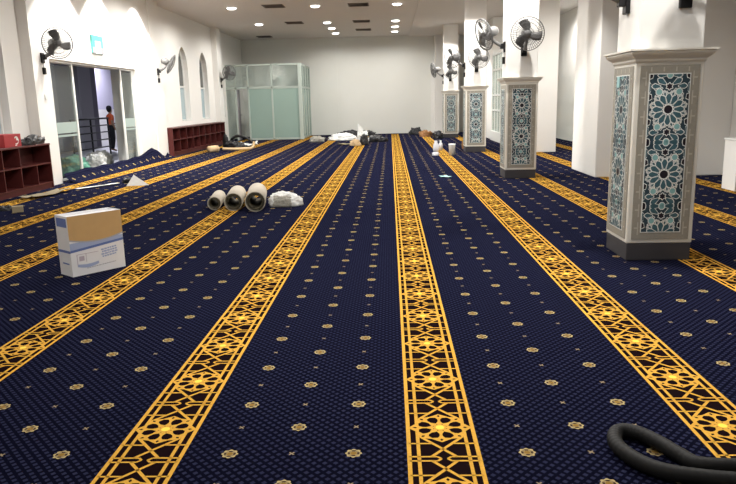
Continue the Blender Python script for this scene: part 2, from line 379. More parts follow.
# ------------------------------------------------------------------ tiled pillars
PW = .55
def tile_panel():
    """one face, in local x (across), z (up), facing -y at y = 0; origin at the face's lower middle"""
    mb = MB(); mats = [M['taupe'], M['tick'], M['tilew'], M['tteal'], M['tlight'], M['tblack'], M['tdeep']]
    hw, z0, z1 = .238, .185, 1.625
    mb.box(-hw, hw, -.004, .01, z0, z1, 0)
    for i in range(9):
        z = z0+.1+i*(z1-z0-.2)/8
        for sx in (-1, 1): mb.box(sx*.203-.018, sx*.203+.018, -.0055, 0, z-.006, z+.006, 1); mb.box(sx*.190-.004, sx*.190+.004, -.0055, 0, z-.06, z+.05, 1)
    for i in range(4):
        x = -.15+i*.1
        mb.box(x-.005, x+.005, -.0055, 0, z1-.05, z1-.015, 1)
    pw, p0, p1 = .168, z0+.06, z1-.065
    mb.box(-pw, pw, -.007, 0, p0, p1, 2); mb.box(-pw+.007, pw-.007, -.0074, 0, p0+.007, p1-.007, 6)
    def inside(x, z): return -pw+.008 < x < pw-.008 and p0+.008 < z < p1-.008
    def poly(pts, mi):
        pts = [(min(max(x, -pw+.008), pw-.008), min(max(z, p0+.008), p1-.008)) for x, z in pts]
        xs = [p[0] for p in pts]; zs = [p[1] for p in pts]
        if max(xs)-min(xs) < .004 or max(zs)-min(zs) < .004: return
        n = len(pts); mb.add([(x,-.0085,z) for x, z in pts], [tuple(range(n))], mi)
        gx, gz = sum(xs)/n, sum(zs)/n; out = []
        for x, z in pts:
            l = math.hypot(x-gx, z-gz) or 1; out.append((min(max(x+.0075*(x-gx)/l, -pw+.004), pw-.004), min(max(z+.0075*(z-gz)/l, p0+.004), p1-.004)))
        mb.add([(x,-.0080,z) for x, z in out], [tuple(range(n))], 2)
    def kite(cx, cz, ang, r0, r1, w, mi, k=.62):
        ca, sa = math.cos(ang), math.sin(ang); P = []
        for r, o in ((r0, -.3*w), (r0+(r1-r0)*k, -w), (r1-.14*(r1-r0), -w*.62), (r1, 0), (r1-.14*(r1-r0), w*.62), (r0+(r1-r0)*k, w), (r0, .3*w)):
            P.append((cx+ca*r-sa*o, cz+sa*r+ca*o))
        poly(P, mi)
    def ngon(cx, cz, r, n, mi, a0=0, r2=None):
        P = []
        for i in range(n*(2 if r2 else 1)):
            rr = r if not r2 or i % 2 == 0 else r2; a = a0+i*PI/n*(1 if r2 else 2); P.append((cx+rr*math.cos(a), cz+rr*math.sin(a)))
        poly(P, mi)
    per = .533
    for j in range(3):
        cz = p1-.288-j*per
        def seg(x0, y0, x1, y1, w=.009):
            if not (inside(x0, y0) and inside(x1, y1)): return
            l = math.hypot(x1-x0, y1-y0); px, pz = -(y1-y0)/l*w/2, (x1-x0)/l*w/2
            mb.add([(x0+px,-.0077,y0+pz),(x0-px,-.0077,y0-pz),(x1-px,-.0077,y1-pz),(x1+px,-.0077,y1+pz)], [(0,1,2,3)], 2)
        for i in range(12):
            a = PI/2+i*PI/6
            for e in (-1, 1):
                q = a+e*PI/12; seg(.128*math.cos(a), cz+.128*math.sin(a), .158*math.cos(q), cz+.158*math.sin(q))
                seg(.158*math.cos(q), cz+.158*math.sin(q), .092*math.cos(q), cz+.092*math.sin(q), .006)
                seg(.100*math.cos(a+e*.19), cz+.100*math.sin(a+e*.19), .150*math.cos(a+e*.42), cz+.150*math.sin(a+e*.42))
            q = a+PI/12; poly([(.108*math.cos(q), cz+.108*math.sin(q)), (.128*math.cos(q+.075), cz+.128*math.sin(q+.075)), (.143*math.cos(q), cz+.143*math.sin(q)), (.128*math.cos(q-.075), cz+.128*math.sin(q-.075))], 3)
        ngon(0, cz, .034, 14, 5)
        for i in range(12):
            a = PI/2+i*PI/6
            kite(0, cz, a, .048, .128, .0225, 3)
            ngon(.046*math.cos(a+PI/12), cz+.046*math.sin(a+PI/12), .005, 4, 5)
        for sy in (-1, 1):
            if j == 2 and sy == -1: continue
            ngon(0, cz+sy*.184, .028, 6, 5, PI/2, .018)
            for sx in (-1, 1):
                ngon(sx*.080, cz+sy*.141, .024, 8, 4, PI/8)
                for a in range(4): ngon(sx*.080+.034*math.cos(PI/4+a*PI/2+.2), cz+sy*.141+.034*math.sin(PI/4+a*PI/2+.2), .006, 4, 5)
                poly([(sx*.160,cz+sy*.075),(sx*.138,cz+sy*.088),(sx*.143,cz+sy*.118),(sx*.160,cz+sy*.125)], 5)
                poly([(sx*.160,cz+sy*.135),(sx*.150,cz+sy*.15),(sx*.150,cz+sy*.20),(sx*.160,cz+sy*.215)], 3)
                kite(0, cz+sy*.2725, PI/2-sx*PI/2 if True else 0, .028, .098, .016, 3)
                kite(0, cz+sy*.184, math.atan2(sy*.62, sx), .036, .112, .021, 3)
                kite(0, cz+sy*.184, math.atan2(sy*.02, sx), .075, .140, .019, 3)
                poly([(sx*.160,cz+sy*.245),(sx*.140,cz+sy*.255),(sx*.136,cz+sy*.2725),(sx*.140,cz+sy*.290),(sx*.160,cz+sy*.300)], 5)
            if j < 2 or sy == 1: ngon(0, cz+sy*.2725, .022, 8, 4, PI/8)
    return mb, mats
pil = thing('tiled_pillar', 'nearest and largest tiled pillar, at right, with blue geometric tile panels', 'pillar', (2.275, 5.99, 0), 0, 'tiled pillars along the right of the hall')
h = PW/2
b = MB(); b.box(-h+.005, h-.005, -h+.005, h-.005, 0, .15, bev=.008); build('plinth', b, M['plinth'], pil)
b = MB(); b.box(-h, h, -h, h, .15, 1.65, bev=.01); build('cladding', b, M['clad'], pil)
b = MB(); pr = [(h,1.715),(h+.012,1.73),(h+.012,1.745),(h+.03,1.76),(h+.048,1.775),(h+.058,1.79),(h+.058,1.803),(h+.075,1.808),(h+.075,1.822),(.24,1.827)]
vs = []; fs = []
for rr, z in [(a, q-.07) for a, q in pr]: vs += [(-rr,-rr,z),(rr,-rr,z),(rr,rr,z),(-rr,rr,z)]
for i in range(len(pr)-1):
    for k in range(4): fs.append((i*4+k, i*4+(k+1) % 4, i*4+4+(k+1) % 4, i*4+4+k))
b.add(vs, fs); build('crown_moulding', b, M['clad'], pil)
b = MB(); b.box(-.262, .262, -.262, .262, 1.73, ZC-.055, bev=.012); build('shaft', b, M['wall'], pil)
tp, tm = tile_panel()
for k in range(4):
    b = MB(); b.v = list(tp.v); b.f = tp.f; b.mi = tp.mi; b.sm = tp.sm
    b.v = [tuple(Matrix.Rotation(k*PI/2, 3, 'Z') @ Vector((x, y-h-.003, z))) for x, y, z in tp.v]
    build('tile_panel', b, tm, pil)
PY = [5.99, 12.35, 18.75, 26.2]
LAB = ['', 'second tiled pillar from the camera, standing alone beside the white wall block', 'third tiled pillar, in front of the glass screen, behind the second pillar', 'farthest and smallest tiled pillar, near the far wall corner']
for y, lb in list(zip(PY, LAB))[1:]: dup(pil, (2.295, y, 0), 0, lb)
b = MB(); b.box(-h-.018, -h-.012, .055, .125, 1.46, 1.55, bev=.002); st = build('rectangle', b, M['tealscrap'], pil); st['label'] = 'pale blue sticker on the side panel'  # small pale blue rectangle, slightly proud of the left face
# ------------------------------------------------------------------ wall fans
def cage_dome(mb, R, depth, n, r, sgn):
    for k in range(n):
        a = 2*PI*k/n
        pts = [(math.cos(a)*q, sgn*(depth*(1-(q/R)**2)**.6 if q < R else 0), math.sin(a)*q) for q in (.05, .10, .16, .21, .245, R)]
        mb.tube(pts, r, 4, cap=False)
def make_fan(label, switch=True):
    t = thing('wall_fan', label, 'fan', (0,0,0), 0, 'oscillating fans on the piers and pillars')
    b = MB(); b.box(-.05, .05, -.035, 0, -.09, .09, bev=.008); b.box(-.035, .035, -.09, -.03, -.03, .06, bev=.008); build('wall_bracket', b, M['black'], t)
    if switch: b = MB(); b.box(-.032, .032, -.05, 0, -.29, -.17, bev=.008); b.tube([(0,-.02,-.17),(0,-.025,-.09)], .006, 6); build('switch_box', b, M['black'], t)
    b = MB(); b.tube([(0,-.06,.02),(0,-.14,.06),(0,-.22,.12),(0,-.26,.18)], [.034,.032,.030,.034], 10); build('arm', b, M['fanlight'], t)
    mb = MB(); mt = Matrix.Rotation(PI/2, 4, 'X')
    mb.lathe([(.0,-.16),(.055,-.15),(.082,-.11),(.088,-.04),(.08,.02),(.05,.05),(0,.052)], 20, 0, mt); mt2 = None
    hd = build('motor_housing', mb, M['fanlight'], t); hd.location = (0,-.27,.25)
    cg = MB(); R = .27
    for rr, y in ((R, -.12), (R, -.135)):
        cg.tube([(math.cos(a)*rr, y, math.sin(a)*rr) for a in [2*PI*k/40 for k in range(40)]], .008, 6, closed=True)
    for rr in (.10, .18, .235):
        dd = .07*(1-(rr/R)**2)**.6
        for s in (-1, 1): cg.tube([(math.cos(a)*rr, -.1275+s*dd, math.sin(a)*rr) for a in [2*PI*k/32 for k in range(32)]], .0028, 4, closed=True)
    c2 = MB(); cage_dome(c2, R, .07, 44, .0026, -1); c3 = MB(); cage_dome(c3, R, .07, 44, .0026, 1)
    for q in (c2, c3): cg.add([(x, y-.1275, z) for x, y, z in q.v], q.f, 0, True)
    cg.lathe([(0,.205),(.05,.205),(.055,.195)], 16, 0, mt)
    build('guard', cg, M['wire'], hd)
    hb = MB(); hb.lathe([(0,.165),(.03,.163),(.045,.15),(.048,.09)], 16, 0, mt); build('hub', hb, M['fangrey'], hd)
    for k in range(3):
        bl = MB(); vs = []; n = 9
        for i in range(n):
            s = i/(n-1); r = .04+s*.20; wl_ = .055+.10*math.sin(PI*min(1, s*.62+.12)); cen = .35*s
            for e in (-1, -.33, .33, 1):
                a = cen + e*wl_/(r+.08)*.75; tw = .03*e*(1-.4*s)
                vs.append((r*math.cos(a), -.125+tw, r*math.sin(a)))
        m_ = 4; fs = [(i*m_+j, i*m_+j+1, (i+1)*m_+j+1, (i+1)*m_+j) for i in range(n-1) for j in range(3)]
        N = len(vs); vs2 = vs+[(x, y+.005, z) for x, y, z in vs]; fs2 = fs+[tuple(q+N for q in reversed(f)) for f in fs]
        edge = [j for j in range(m_)]+[i*m_+3 for i in range(1, n)]+[(n-1)*m_+j for j in (2, 1, 0)]+[i*m_ for i in range(n-2, 0, -1)]
        fs2 += [(edge[i], edge[(i+1) % len(edge)], edge[(i+1) % len(edge)]+N, edge[i]+N) for i in range(len(edge))]
        bl.add(vs2, fs2, 0, True, Matrix.Rotation(k*2*PI/3+.5, 4, 'Y')); build('blade', bl, M['fangrey'], hd)
    return t
fan0 = make_fan('large wall fan facing forward on the front of the second tiled pillar', False)
fan1 = make_fan('wall fan turned sideways on the left side of the second tiled pillar')
def head(o, yaw, tilt):
    for ch in C.objects:
        if ch.parent == o and ch.name.startswith('motor_housing'): ch.rotation_euler = (tilt, 0, yaw)
FX = 2.30-.262
FANS = [   # source, loc, wall rotation, head yaw, tilt, label
 (0, (2.30, PY[2]-.262, 2.19), 0, .1, -.1, 'small wall fan facing forward on the front of the third tiled pillar'),
 (1, (FX, PY[2], 2.28), -PI/2, .75, .2, 'wall fan on the left side of the third tiled pillar'),
 (0, (2.26, PY[3]-.262, 2.17), 0, -.1, 0, 'tiny wall fan facing forward on the front of the farthest tiled pillar'),
 (1, (FX, PY[3], 2.28), -PI/2, .25, .2, 'tiny wall fan on the left side of the farthest tiled pillar'),
 (0, (2.36, PY[0]-.262, 2.15), 0, 0, -.6, 'fan on the nearest pillar front, its black bracket cut by the top frame'),
 (0, (FX-.025, PY[0]+.02, 2.15), -PI/2, -.2, -.65, "fan on the nearest pillar's left side, black bracket cut by the top frame"),
 (1, (XL, 12.46, 2.31), PI/2, -.75, .05, 'wall fan on the nearest white pier of the left wall, left of the sliding door'),
 (1, (XL, 18.7, 2.33), PI/2, .28, .45, 'wall fan seen edge on, on the white pier right of the sliding door'),
 (1, (XL, 25.7, 2.33), PI/2, -.8, 0, 'distant wall fan on the white pier in front of the glazed booth'),
]
place(fan0, (2.31, PY[1]-.262, 2.19)); head(fan0, -.15, .05)
place(fan1, (FX, PY[1], 2.28), -PI/2); head(fan1, .38, .3)
for q, loc, rz, yaw, tilt, lb in FANS: head(dup((fan0, fan1)[q], loc, rz, lb), yaw, tilt)
# ------------------------------------------------------------------ ceiling lights and vents
lt = thing('ceiling_light', 'ceiling downlight', 'light', (0,0,0), 0, 'round downlights in the ceiling')
b = MB(); b.lathe([(.17,0),(.17,-.012),(.135,-.02),(.13,0)], 28); build('ring', b, M['lampring'], lt)
b = MB(); b.lathe([(.132,-.004),(.125,-.035),(.09,-.05),(0,-.055)], 28); build('diffuser', b, M['lamp'], lt)
SPOTS = [(-4.57,20.5,'leftmost downlight of the nearest visible row on the ceiling'),(-2.13,20.55,'middle downlight of the nearest visible row on the ceiling'),(.25,20.6,'right downlight of the nearest visible row on the ceiling'),
 (-4.57,24.7,'single downlight at left of the second row, in front of the glazed booth'),(-2.16,24.7,'upper downlight of the middle group of three'),(-2.16,26.6,'middle downlight of the middle group of three'),(-2.16,28.5,'lowest downlight of the middle group, nearest the far wall'),
 (.24,24.7,'upper downlight of the right group of three'),(.24,26.6,'middle downlight of the right group of three'),(.24,28.4,'lowest downlight of the right group, nearest the far wall')]
for i, (x, y, lb) in enumerate(SPOTS):
    if i == 0: lt.location = (x, y, ZC); lt['label'] = lb
    else: dup(lt, (x, y, ZC), 0, lb)
vt = thing('ceiling_vent', '', 'vent', (0,0,0), 0, 'slot vents in the ceiling')
b = MB(); w, d_ = .30, .30
for a in ((-w,w,-d_,-d_+.03),(-w,w,d_-.03,d_),(-w,-w+.03,-d_,d_),(w-.03,w,-d_,d_)): b.box(*a, -.02, 0)
build('frame', b, M['vent'], vt)
b = MB()
for k in range(7):
    y = -d_+.07+k*.077; b.add([(-w+.03,y-.025,-.018),(w-.03,y-.025,-.018),(w-.03,y+.025,-.003),(-w+.03,y+.025,-.003),(-w+.03,y-.025,-.014),(w-.03,y-.025,-.014),(w-.03,y+.025,.0),(-w+.03,y+.025,.0)], [(0,1,2,3),(7,6,5,4),(0,4,5,1),(2,6,7,3)])
build('slats', b, M['vent'], vt)
for i, (x, y, lb) in enumerate([(-3.32,20.4,'dark ceiling vent between the left and middle lights of the nearest row'),(-.87,20.6,'dark ceiling vent between the middle and right lights of the nearest row'),(-.95,24.7,'dark ceiling vent level with the topmost lights of the two groups of three'),(-.99,27.5,'dark ceiling vent between the lowest lights of the two groups of three'),(-3.3,24.6,'dark ceiling vent left of the middle group of three lights'),(-5.2,29.2,'dark ceiling vent above the glazed booth near the far wall')]):
    if i == 0: place(vt, (x, y, ZC)); vt['label'] = lb
    else: dup(vt, (x, y, ZC), 0, lb)
# ------------------------------------------------------------------ shoe shelves
def shelf(label, y0, y1, cols, missing=()):
    D, H, T = .34, .80, .022; t = thing('shoe_shelf', label, 'shelf', (-6.16-D, y0, 0)); Lg = y1-y0
    b = MB(); b.box(0, D+.012, -.0, Lg, H-.03, H, bev=.004); build('top_board', b, M['red'], t)
    for y in (0, Lg-T): b = MB(); b.box(0, D, y, y+T, 0, H-.03); build('side_panel', b, M['red'], t)
    b = MB(); b.box(0, .012, T, Lg-T, 0, H-.03); build('back_panel', b, M['redin'], t)
    b = MB(); b.box(0, D-.02, T, Lg-T, 0, .09); build('base', b, M['red'], t)
    for z in (.09, .44): b = MB(); b.box(.012, D, T, Lg-T, z, z+T); build('shelf_board', b, M['red'], t)
    for row, (z0, z1) in enumerate(((.112, .44), (.462, H-.03))):
        for i in range(1, cols):
            if (row, i) in missing: continue
            y = Lg*i/cols; b = MB(); b.box(.012, D-.003, y-T/2, y+T/2, z0, z1); build('divider', b, M['red'], t)
    return t
shelf('dark red cubby shelf at the left edge with a red carton on top', 8.0, 12.10, 8, missing=((1, 7),))
shelf('long dark red cubby shelf under the two arched windows', 19.13, 25.3, 9)
# red carton and bag on the near shelf
c = thing('carton', 'red carton with a white round emblem on the near dark red shelf', 'box', (-6.34, 10.98, .80))
b = MB(); b.box(-.15, .15, -.25, .25, 0, .21, bev=.006); build('body', b, M['redbox'], c)
b = MB()
for k in range(18):
    a = k/18*2*PI
    if k in (3, 4, 5, 6, 7, 12): continue
    b.box(.151, .154, -.012, .012, .05, .066, mtx=Matrix.Translation((0,.10,.105)) @ Matrix.Rotation(a, 4, 'X') @ Matrix.Translation((0,0,0)))
b.box(.151, .154, .10, .155, .105, .15); b.box(.151, .154, .05, .10, .02, .035); build('emblem', b, M['signw'], c)
def lump(name, label, cat, loc, sx, sy, sz, m, seed, rz=0, sharp=.5, group=None, n=28, mats=None, mfun=None, flat=0, parent=None):
    """crumpled sheet or bag: a closed noisy shell resting on z = 0"""
    rnd = random.Random(seed); off = Vector((rnd.random()*50, rnd.random()*50, rnd.random()*50)); mb = MB(); vs = []; fs = []; mis = []
    for i in range(n+1):
        th = PI/2*(1-i/n) if True else 0
        for j in range(n*2):
            ph = 2*PI*j/(n*2); d = Vector((math.cos(ph)*math.cos(th), math.sin(ph)*math.cos(th), math.sin(th)))
            k = 1 + sharp*(noise.noise(d*1.7+off)*.7 + abs(noise.noise(d*4+off))*.55-.2) + sharp*.25*noise.noise(d*10+off)
            ex = abs(d.z)**(.7 if not flat else 1.0)
            vs.append((d.x*sx*k, d.y*sy*k, max(0.004, ex*sz*k) if i < n else 0.002))
    w = n*2
    for i in range(n):
        for j in range(w): fs.append((i*w+j, (i+1)*w+j, (i+1)*w+(j+1) % w, i*w+(j+1) % w))
    fs.append(tuple(n*w+j for j in range(w)))
    mb.add(vs, fs, 0, True)
    if mfun:
        for q, f in enumerate(mb.f):
            cx = sum((Vector(mb.v[i]) for i in f), Vector())/len(f); mb.mi[q] = mfun(cx)
    o = build(name, mb, mats or m, parent); o.location = loc; o.rotation_euler = (0,0,rz)
    if not parent: tag(o, label, cat, group)
    return o
lump('plastic_bag', 'crumpled black bag on the near dark red shelf beside the red carton', 'bag', (-6.27, 11.72, .80), .12, .34, .15, M['blackbag'], 3, 0, .4)
# ------------------------------------------------------------------ carton box on the carpet
import_dir = Vector((.30, .38, 0)).normalized(); ang = math.atan2(import_dir.y, import_dir.x)
bxo = thing('carton', 'tall white and tan cardboard box with open top on the carpet at left', 'box', (-2.69, 5.42, 0), ang)
W_, D_, H_ = .485, .21, .515
b = MB(); b.box(0, W_, 0, .006, 0, H_); b.box(0, W_, D_-.006, D_, 0, H_); b.box(0, .006, .006, D_-.006, 0, H_); b.box(W_-.006, W_, .006, D_-.006, 0, H_); b.box(.006, W_-.006, .006, D_-.006, 0, .006)
build('body', b, M['boxw'], bxo)
b = MB(); b.box(.006, W_-.006, .007, D_*.52, H_-.014, H_-.009); b.box(.006, W_-.006, D_*.48, D_-.007, H_-.022, H_-.017); fp = build('top_flaps', b, M['boxw'], bxo)
# tan area with its curved lower edge
n = 16; top = [(W_*i/n, H_-.002) for i in range(n+1)]; bot = [(W_*i/n, H_*.585 + .035*((2*i/n-1)**2) - .018) for i in range(n+1)]
vs = [(x,-.0015,z) for x, z in top]+[(x,-.0015,z) for x, z in bot]
b = MB(); b.add(vs, [(i, i+1, n+2+i, n+1+i) for i in range(n)]); o = build('tan_print', b, M['boxtan'], bxo); o['label'] = 'tan upper half of the front'
vs = [(x,-.0016,z) for x, z in bot]+[(x,-.0016,z-.012) for x, z in bot]
b = MB(); b.add(vs, [(i, i+1, n+2+i, n+1+i) for i in range(n)]); build('print_edge', b, M['boxgrey'], bxo)
b = MB(); b.add([(0,-.0012,.205),(W_,-.0012,.245),(W_,-.0012,.265),(0,-.0012,.225)], [(0,1,2,3)]); b.box(-.0012, 0, 0, D_, .20, .222); build('blue_stripe', b, M['boxblue'], bxo)
b = MB(); b.add([(0,-.0010,.225),(W_,-.0010,.265),(W_,-.0010,.295),(0,-.0010,.285)], [(0,1,2,3)]); build('pale_stripe', b, M['boxpale'], bxo)
b = MB()
for r_ in range(4):
    z = .185-r_*.021; x0 = .27+.008*(r_ % 2); rnd = random.Random(r_)
    x = x0
    while x < .41:
        l = rnd.uniform(.010, .028); b.box(x, x+l, -.0014, 0, z+.012*((x-.27)/.14), z+.013+.012*((x-.27)/.14)); x += l+.005
build('printed_lettering', b, M['boxpale'], bxo)
b = MB(); x = .13; rnd = random.Random(5)
while x < .40: l = rnd.uniform(.008, .02); b.box(x, x+l, -.0014, 0, .045+.02*(x/.4), .051+.02*(x/.4)); x += l+.004
build('small_print', b, M['boxgrey'], bxo)
b = MB()
for x0, x1, z0, z1 in ((.05,.055,.085,.185),(.05,.245,.18,.184),(.13,.134,.11,.184),(.07,.115,.125,.165)): b.box(x0, x1, -.0014, 0, z0, z1)
build('printed_picture', b, M['boxpink'], bxo)
sw = [(.05+.19*i/12, .078-.018*math.sin(PI*i/12)) for i in range(13)]
b = MB(); b.add([(x,-.0014,z) for x, z in sw]+[(x,-.0014,z+.022+.008*math.sin(PI*i/12)) for i, (x, z) in enumerate(sw)], [(i, i+1, 14+i, 13+i) for i in range(12)]); build('printed_swoosh', b, M['boxpale'], bxo)
b = MB(); b.box(-.0014, 0, .02, D_-.02, .42, .495); build('side_print', b, M['boxblue'], bxo)
b = MB(); b.box(-.0014, 0, .04, D_-.06, .10, .112); build('side_print', b, M['boxblue'], bxo)
# ------------------------------------------------------------------ carpet rolls and heap
def roll(label, fx, fy, R, L, rz, turns):
    t = thing('carpet_roll', label, 'roll', (fx, fy, 0), rz, 'rolled offcuts lying on the carpet'); N = 96; th = .010
    def spiral(r0, r1, a0, a1, n): return [((r0+(r1-r0)*i/n)*math.cos(a0+(a1-a0)*i/n), (r0+(r1-r0)*i/n)*math.sin(a0+(a1-a0)*i/n)) for i in range(n+1)]
    sp = spiral(R-.011, R*.62, -.4*PI, -.4*PI+turns*2*PI, N)
    out = spiral(R, R, 0, 2*PI, 48)
    def shell(path, th, y0, y1, mi):
        mb = MB(); vs = []; fs = []; n = len(path)
        for i, (x, z) in enumerate(path):
            r = math.hypot(x, z); k = (r-th)/r
            vs += [(x,y0,z+R),(x*k,y0,z*k+R),(x*k,y1,z*k+R),(x,y1,z+R)]
        for i in range(n-1):
            a, c2 = i*4, i*4+4
            for j in range(4): fs.append((a+j, a+(j+1) % 4, c2+(j+1) % 4, c2+j))
        fs += [(0,1,2,3), ((n-1)*4+3,(n-1)*4+2,(n-1)*4+1,(n-1)*4)]
        mb.add(vs, fs, mi, True); return mb
    build('outer_layer', shell(out, .010, 0, L, 0), M['rollout'], t)
    build('inner_layers', shell(sp, .010, -.012, L-.01, 0), M['rollin'], t)
    return t
roll('smallest and leftmost of the three beige carpet rolls', -2.40, 8.98, .093, .72, .15, 1.5)
roll('middle one of the three beige carpet rolls', -2.115, 8.88, .122, .86, .15, 1.7)
roll('rightmost and largest of the three beige carpet rolls, beside the white heap', -1.80, 8.78, .135, 1.02, .16, 1.9)
lump('plastic_sheet', 'crumpled white sheet heap with a grey patch beside the carpet rolls', 'sheet', (-1.49, 9.30, 0), .24, .17, .19, None, 11, .1, .22, mats=[M['plasticw'], M['greysheet']], mfun=lambda p: 1 if (p.y < -.03 and abs(p.x+.03) < .12 and p.z < .15) else 0)
# ------------------------------------------------------------------ hose
from mathutils.geometry import interpolate_bezier
def smooth(pts, k=10):
    P = [Vector(p) for p in pts]; out = []
    for i in range(len(P)-1):
        p0, p1, p2, p3 = P[max(i-1, 0)], P[i], P[i+1], P[min(i+2, len(P)-1)]
        for j in range(k):
            t = j/k; out.append(.5*((2*p1)+(p2-p0)*t+(2*p0-5*p1+4*p2-p3)*t*t+(3*p1-p0-3*p2+p3)*t**3))
    return out+[P[-1]]
R_ = .030; z = R_+.004
hp = smooth([(2.3,2.33,z),(1.8,2.32,z),(1.41,2.312,z),(1.26,2.318,z),(1.13,2.335,z),(1.09,2.40,z),(1.05,2.49,z),(1.00,2.57,z),(.95,2.60,z),(.908,2.585,z),(.88,2.52,z),(.88,2.45,z),(.91,2.37,z),(.96,2.305,z),(1.03,2.268,z),(1.13,2.24,z),(1.21,2.225,z),(1.34,2.20,z),(1.8,2.14,z),(2.3,2.08,z)], 14)
b = MB(); rr = [R_*(1+.010*(1 if (i//2) % 2 else -1)) for i in range(len(hp))]; b.tube(hp, rr, 16)
tag(build('rubber_hose', b, M['rubber']), 'thick black hose looped on the carpet at the lower right corner', 'hose')
# ------------------------------------------------------------------ curled carpet edge by the door
hs = [(12.74,.16),(13.2,.19),(14,.19),(15,.17),(16,.19),(16.6,.20),(17.2,.26),(17.65,.36),(18.0,.26),(18.45,.10),(18.7,.06),(18.9,.13)]
def hgt(y):
    for (a, ha), (c2, hc) in zip(hs, hs[1:]):
        if a <= y <= c2: return ha+(hc-ha)*(y-a)/(c2-a)
    return .1
b = MB(); ny, nx = 80, 8; vs = []
for i in range(ny+1):
    y = 12.74+(18.9-12.74)*i/ny; hh = hgt(y)+.012*math.sin(y*7)
    for j in range(nx+1):
        t = j/nx; x = -5.985-.28*(1-(1-t)**1.6); vs.append((x, y, .004+hh*t**1.7))
N = len(vs); m_ = nx+1
fs = [(i*m_+j, i*m_+j+1, (i+1)*m_+j+1, (i+1)*m_+j) for i in range(ny) for j in range(nx)]
vs += [(x-.008, y, z+.0) for x, y, z in vs]
fs += [tuple(q+N for q in reversed(f)) for f in fs] + [(i*m_+nx, (i+1)*m_+nx, (i+1)*m_+nx+N, i*m_+nx+N) for i in range(ny)]
b.add(vs, fs, 0, True); tag(build('carpet_edge', b, M['carpet']), 'loose navy carpet edge curled up along the sliding door and white pier', 'carpet')
# ------------------------------------------------------------------ bundles in the doorway
lump('plastic_wrap', 'green plastic bundle lying in the open sliding doorway', 'bundle', (-7.10, 14.95, -.02), .30, .55, .36, M['teal'], 21, 0, .4)
lump('plastic_wrap', 'white plastic bundle beside the green one in the doorway', 'bundle', (-7.05, 16.0, -.02), .26, .34, .32, M['plasticw'], 22, 0, .45)
lump('plastic_sheet', 'grey plastic sheet heaped behind the right glass leaf of the sliding door', 'sheet', (-7.5, 17.2, -.02), .30, .55, .36, M['greysheet'], 23, 0, .4)
lump('cloth_heap', 'pale heap behind the left glass leaf of the sliding door', 'bundle', (-7.2, 13.4, -.02), .35, .6, .38, M['greysheet'], 24, 0, .4)
# ------------------------------------------------------------------ scraps on the carpet
def scrap(name, label, cat, x, y, sx, sy, rz, m, seed, lift=.03):
    b = MB(); n = 12; vs = []; rnd = random.Random(seed); o = Vector((seed*3.1, 0, 0))
    for i in range(n+1):
        for j in range(n+1):
            u, v = i/n*2-1, j/n*2-1; k = 1+.25*noise.noise(Vector((u*1.3, v*1.3, seed*2.0)))
            vs.append((u*sx*k, v*sy*k, .006+lift*max(0, .5+.9*noise.noise(Vector((u*1.5, v*1.5, seed*1.7)))) + lift*.4*abs(u*v)))
    m_ = n+1; N = len(vs); fs = [(i*m_+j, (i+1)*m_+j, (i+1)*m_+j+1, i*m_+j+1) for i in range(n) for j in range(n)]
    vs += [(p, q, r+.004) for p, q, r in vs]; ed = [i for i in range(m_)]+[i*m_+n for i in range(1, m_)]+[n*m_+j for j in range(n-1, -1, -1)]+[i*m_ for i in range(n-1, 0, -1)]
    fs += [tuple(q+N for q in f) for f in fs]+[(ed[i], ed[(i+1) % len(ed)], ed[(i+1) % len(ed)]+N, ed[i]+N) for i in range(len(ed))]
    b.add(vs, fs, 0, True); return tag(place(build(name, b, m), (x, y, 0), rz), label, cat)
scrap('carpet_scrap', 'long torn beige scrap on the carpet in front of the near red shelf', 'scrap', -5.72, 10.95, .14, .55, -.1, M['beige'], 2, .05)
scrap('paper_strip', 'thin white strip on the carpet near the first white pier', 'scrap', -5.30, 12.0, .05, .42, -.5, M['plasticw'], 5, .015)
p = MB(); p.add([(-.17,-.10,.002),(.22,-.04,.002),(.03,.14,.002),(-.06,.03,.19)], [(0,1,3),(1,2,3),(2,0,3),(0,2,1)]); tag(place(build('paper_scrap', p, M['plasticw']), (-4.62, 12.1, .004), .1), 'white folded paper scrap standing up on a gold band at left', 'scrap')
lump('cloth_lump', 'small black lump on the carpet left of the folded white paper', 'scrap', (-4.98, 12.6, 0), .10, .10, .09, M['blackbag'], 31)
p = MB(); p.box(-.07, .07, -.05, .05, 0, .085, bev=.004); tag(place(build('small_box', p, M['beige']), (-5.20, 9.12, .003), .5), 'small beige box on the carpet in front of the near red shelf', 'box')
lump('cloth_lump', 'dark cloth lump behind the small beige box at the left edge', 'scrap', (-5.50, 9.35, 0), .14, .12, .06, M['blackbag'], 32)
scrap('paper_scrap', 'pale teal scrap lying flat on the carpet left of the second tiled pillar', 'scrap', 1.0, 12.5, .07, .12, .4, M['tealscrap'], 8, .01)
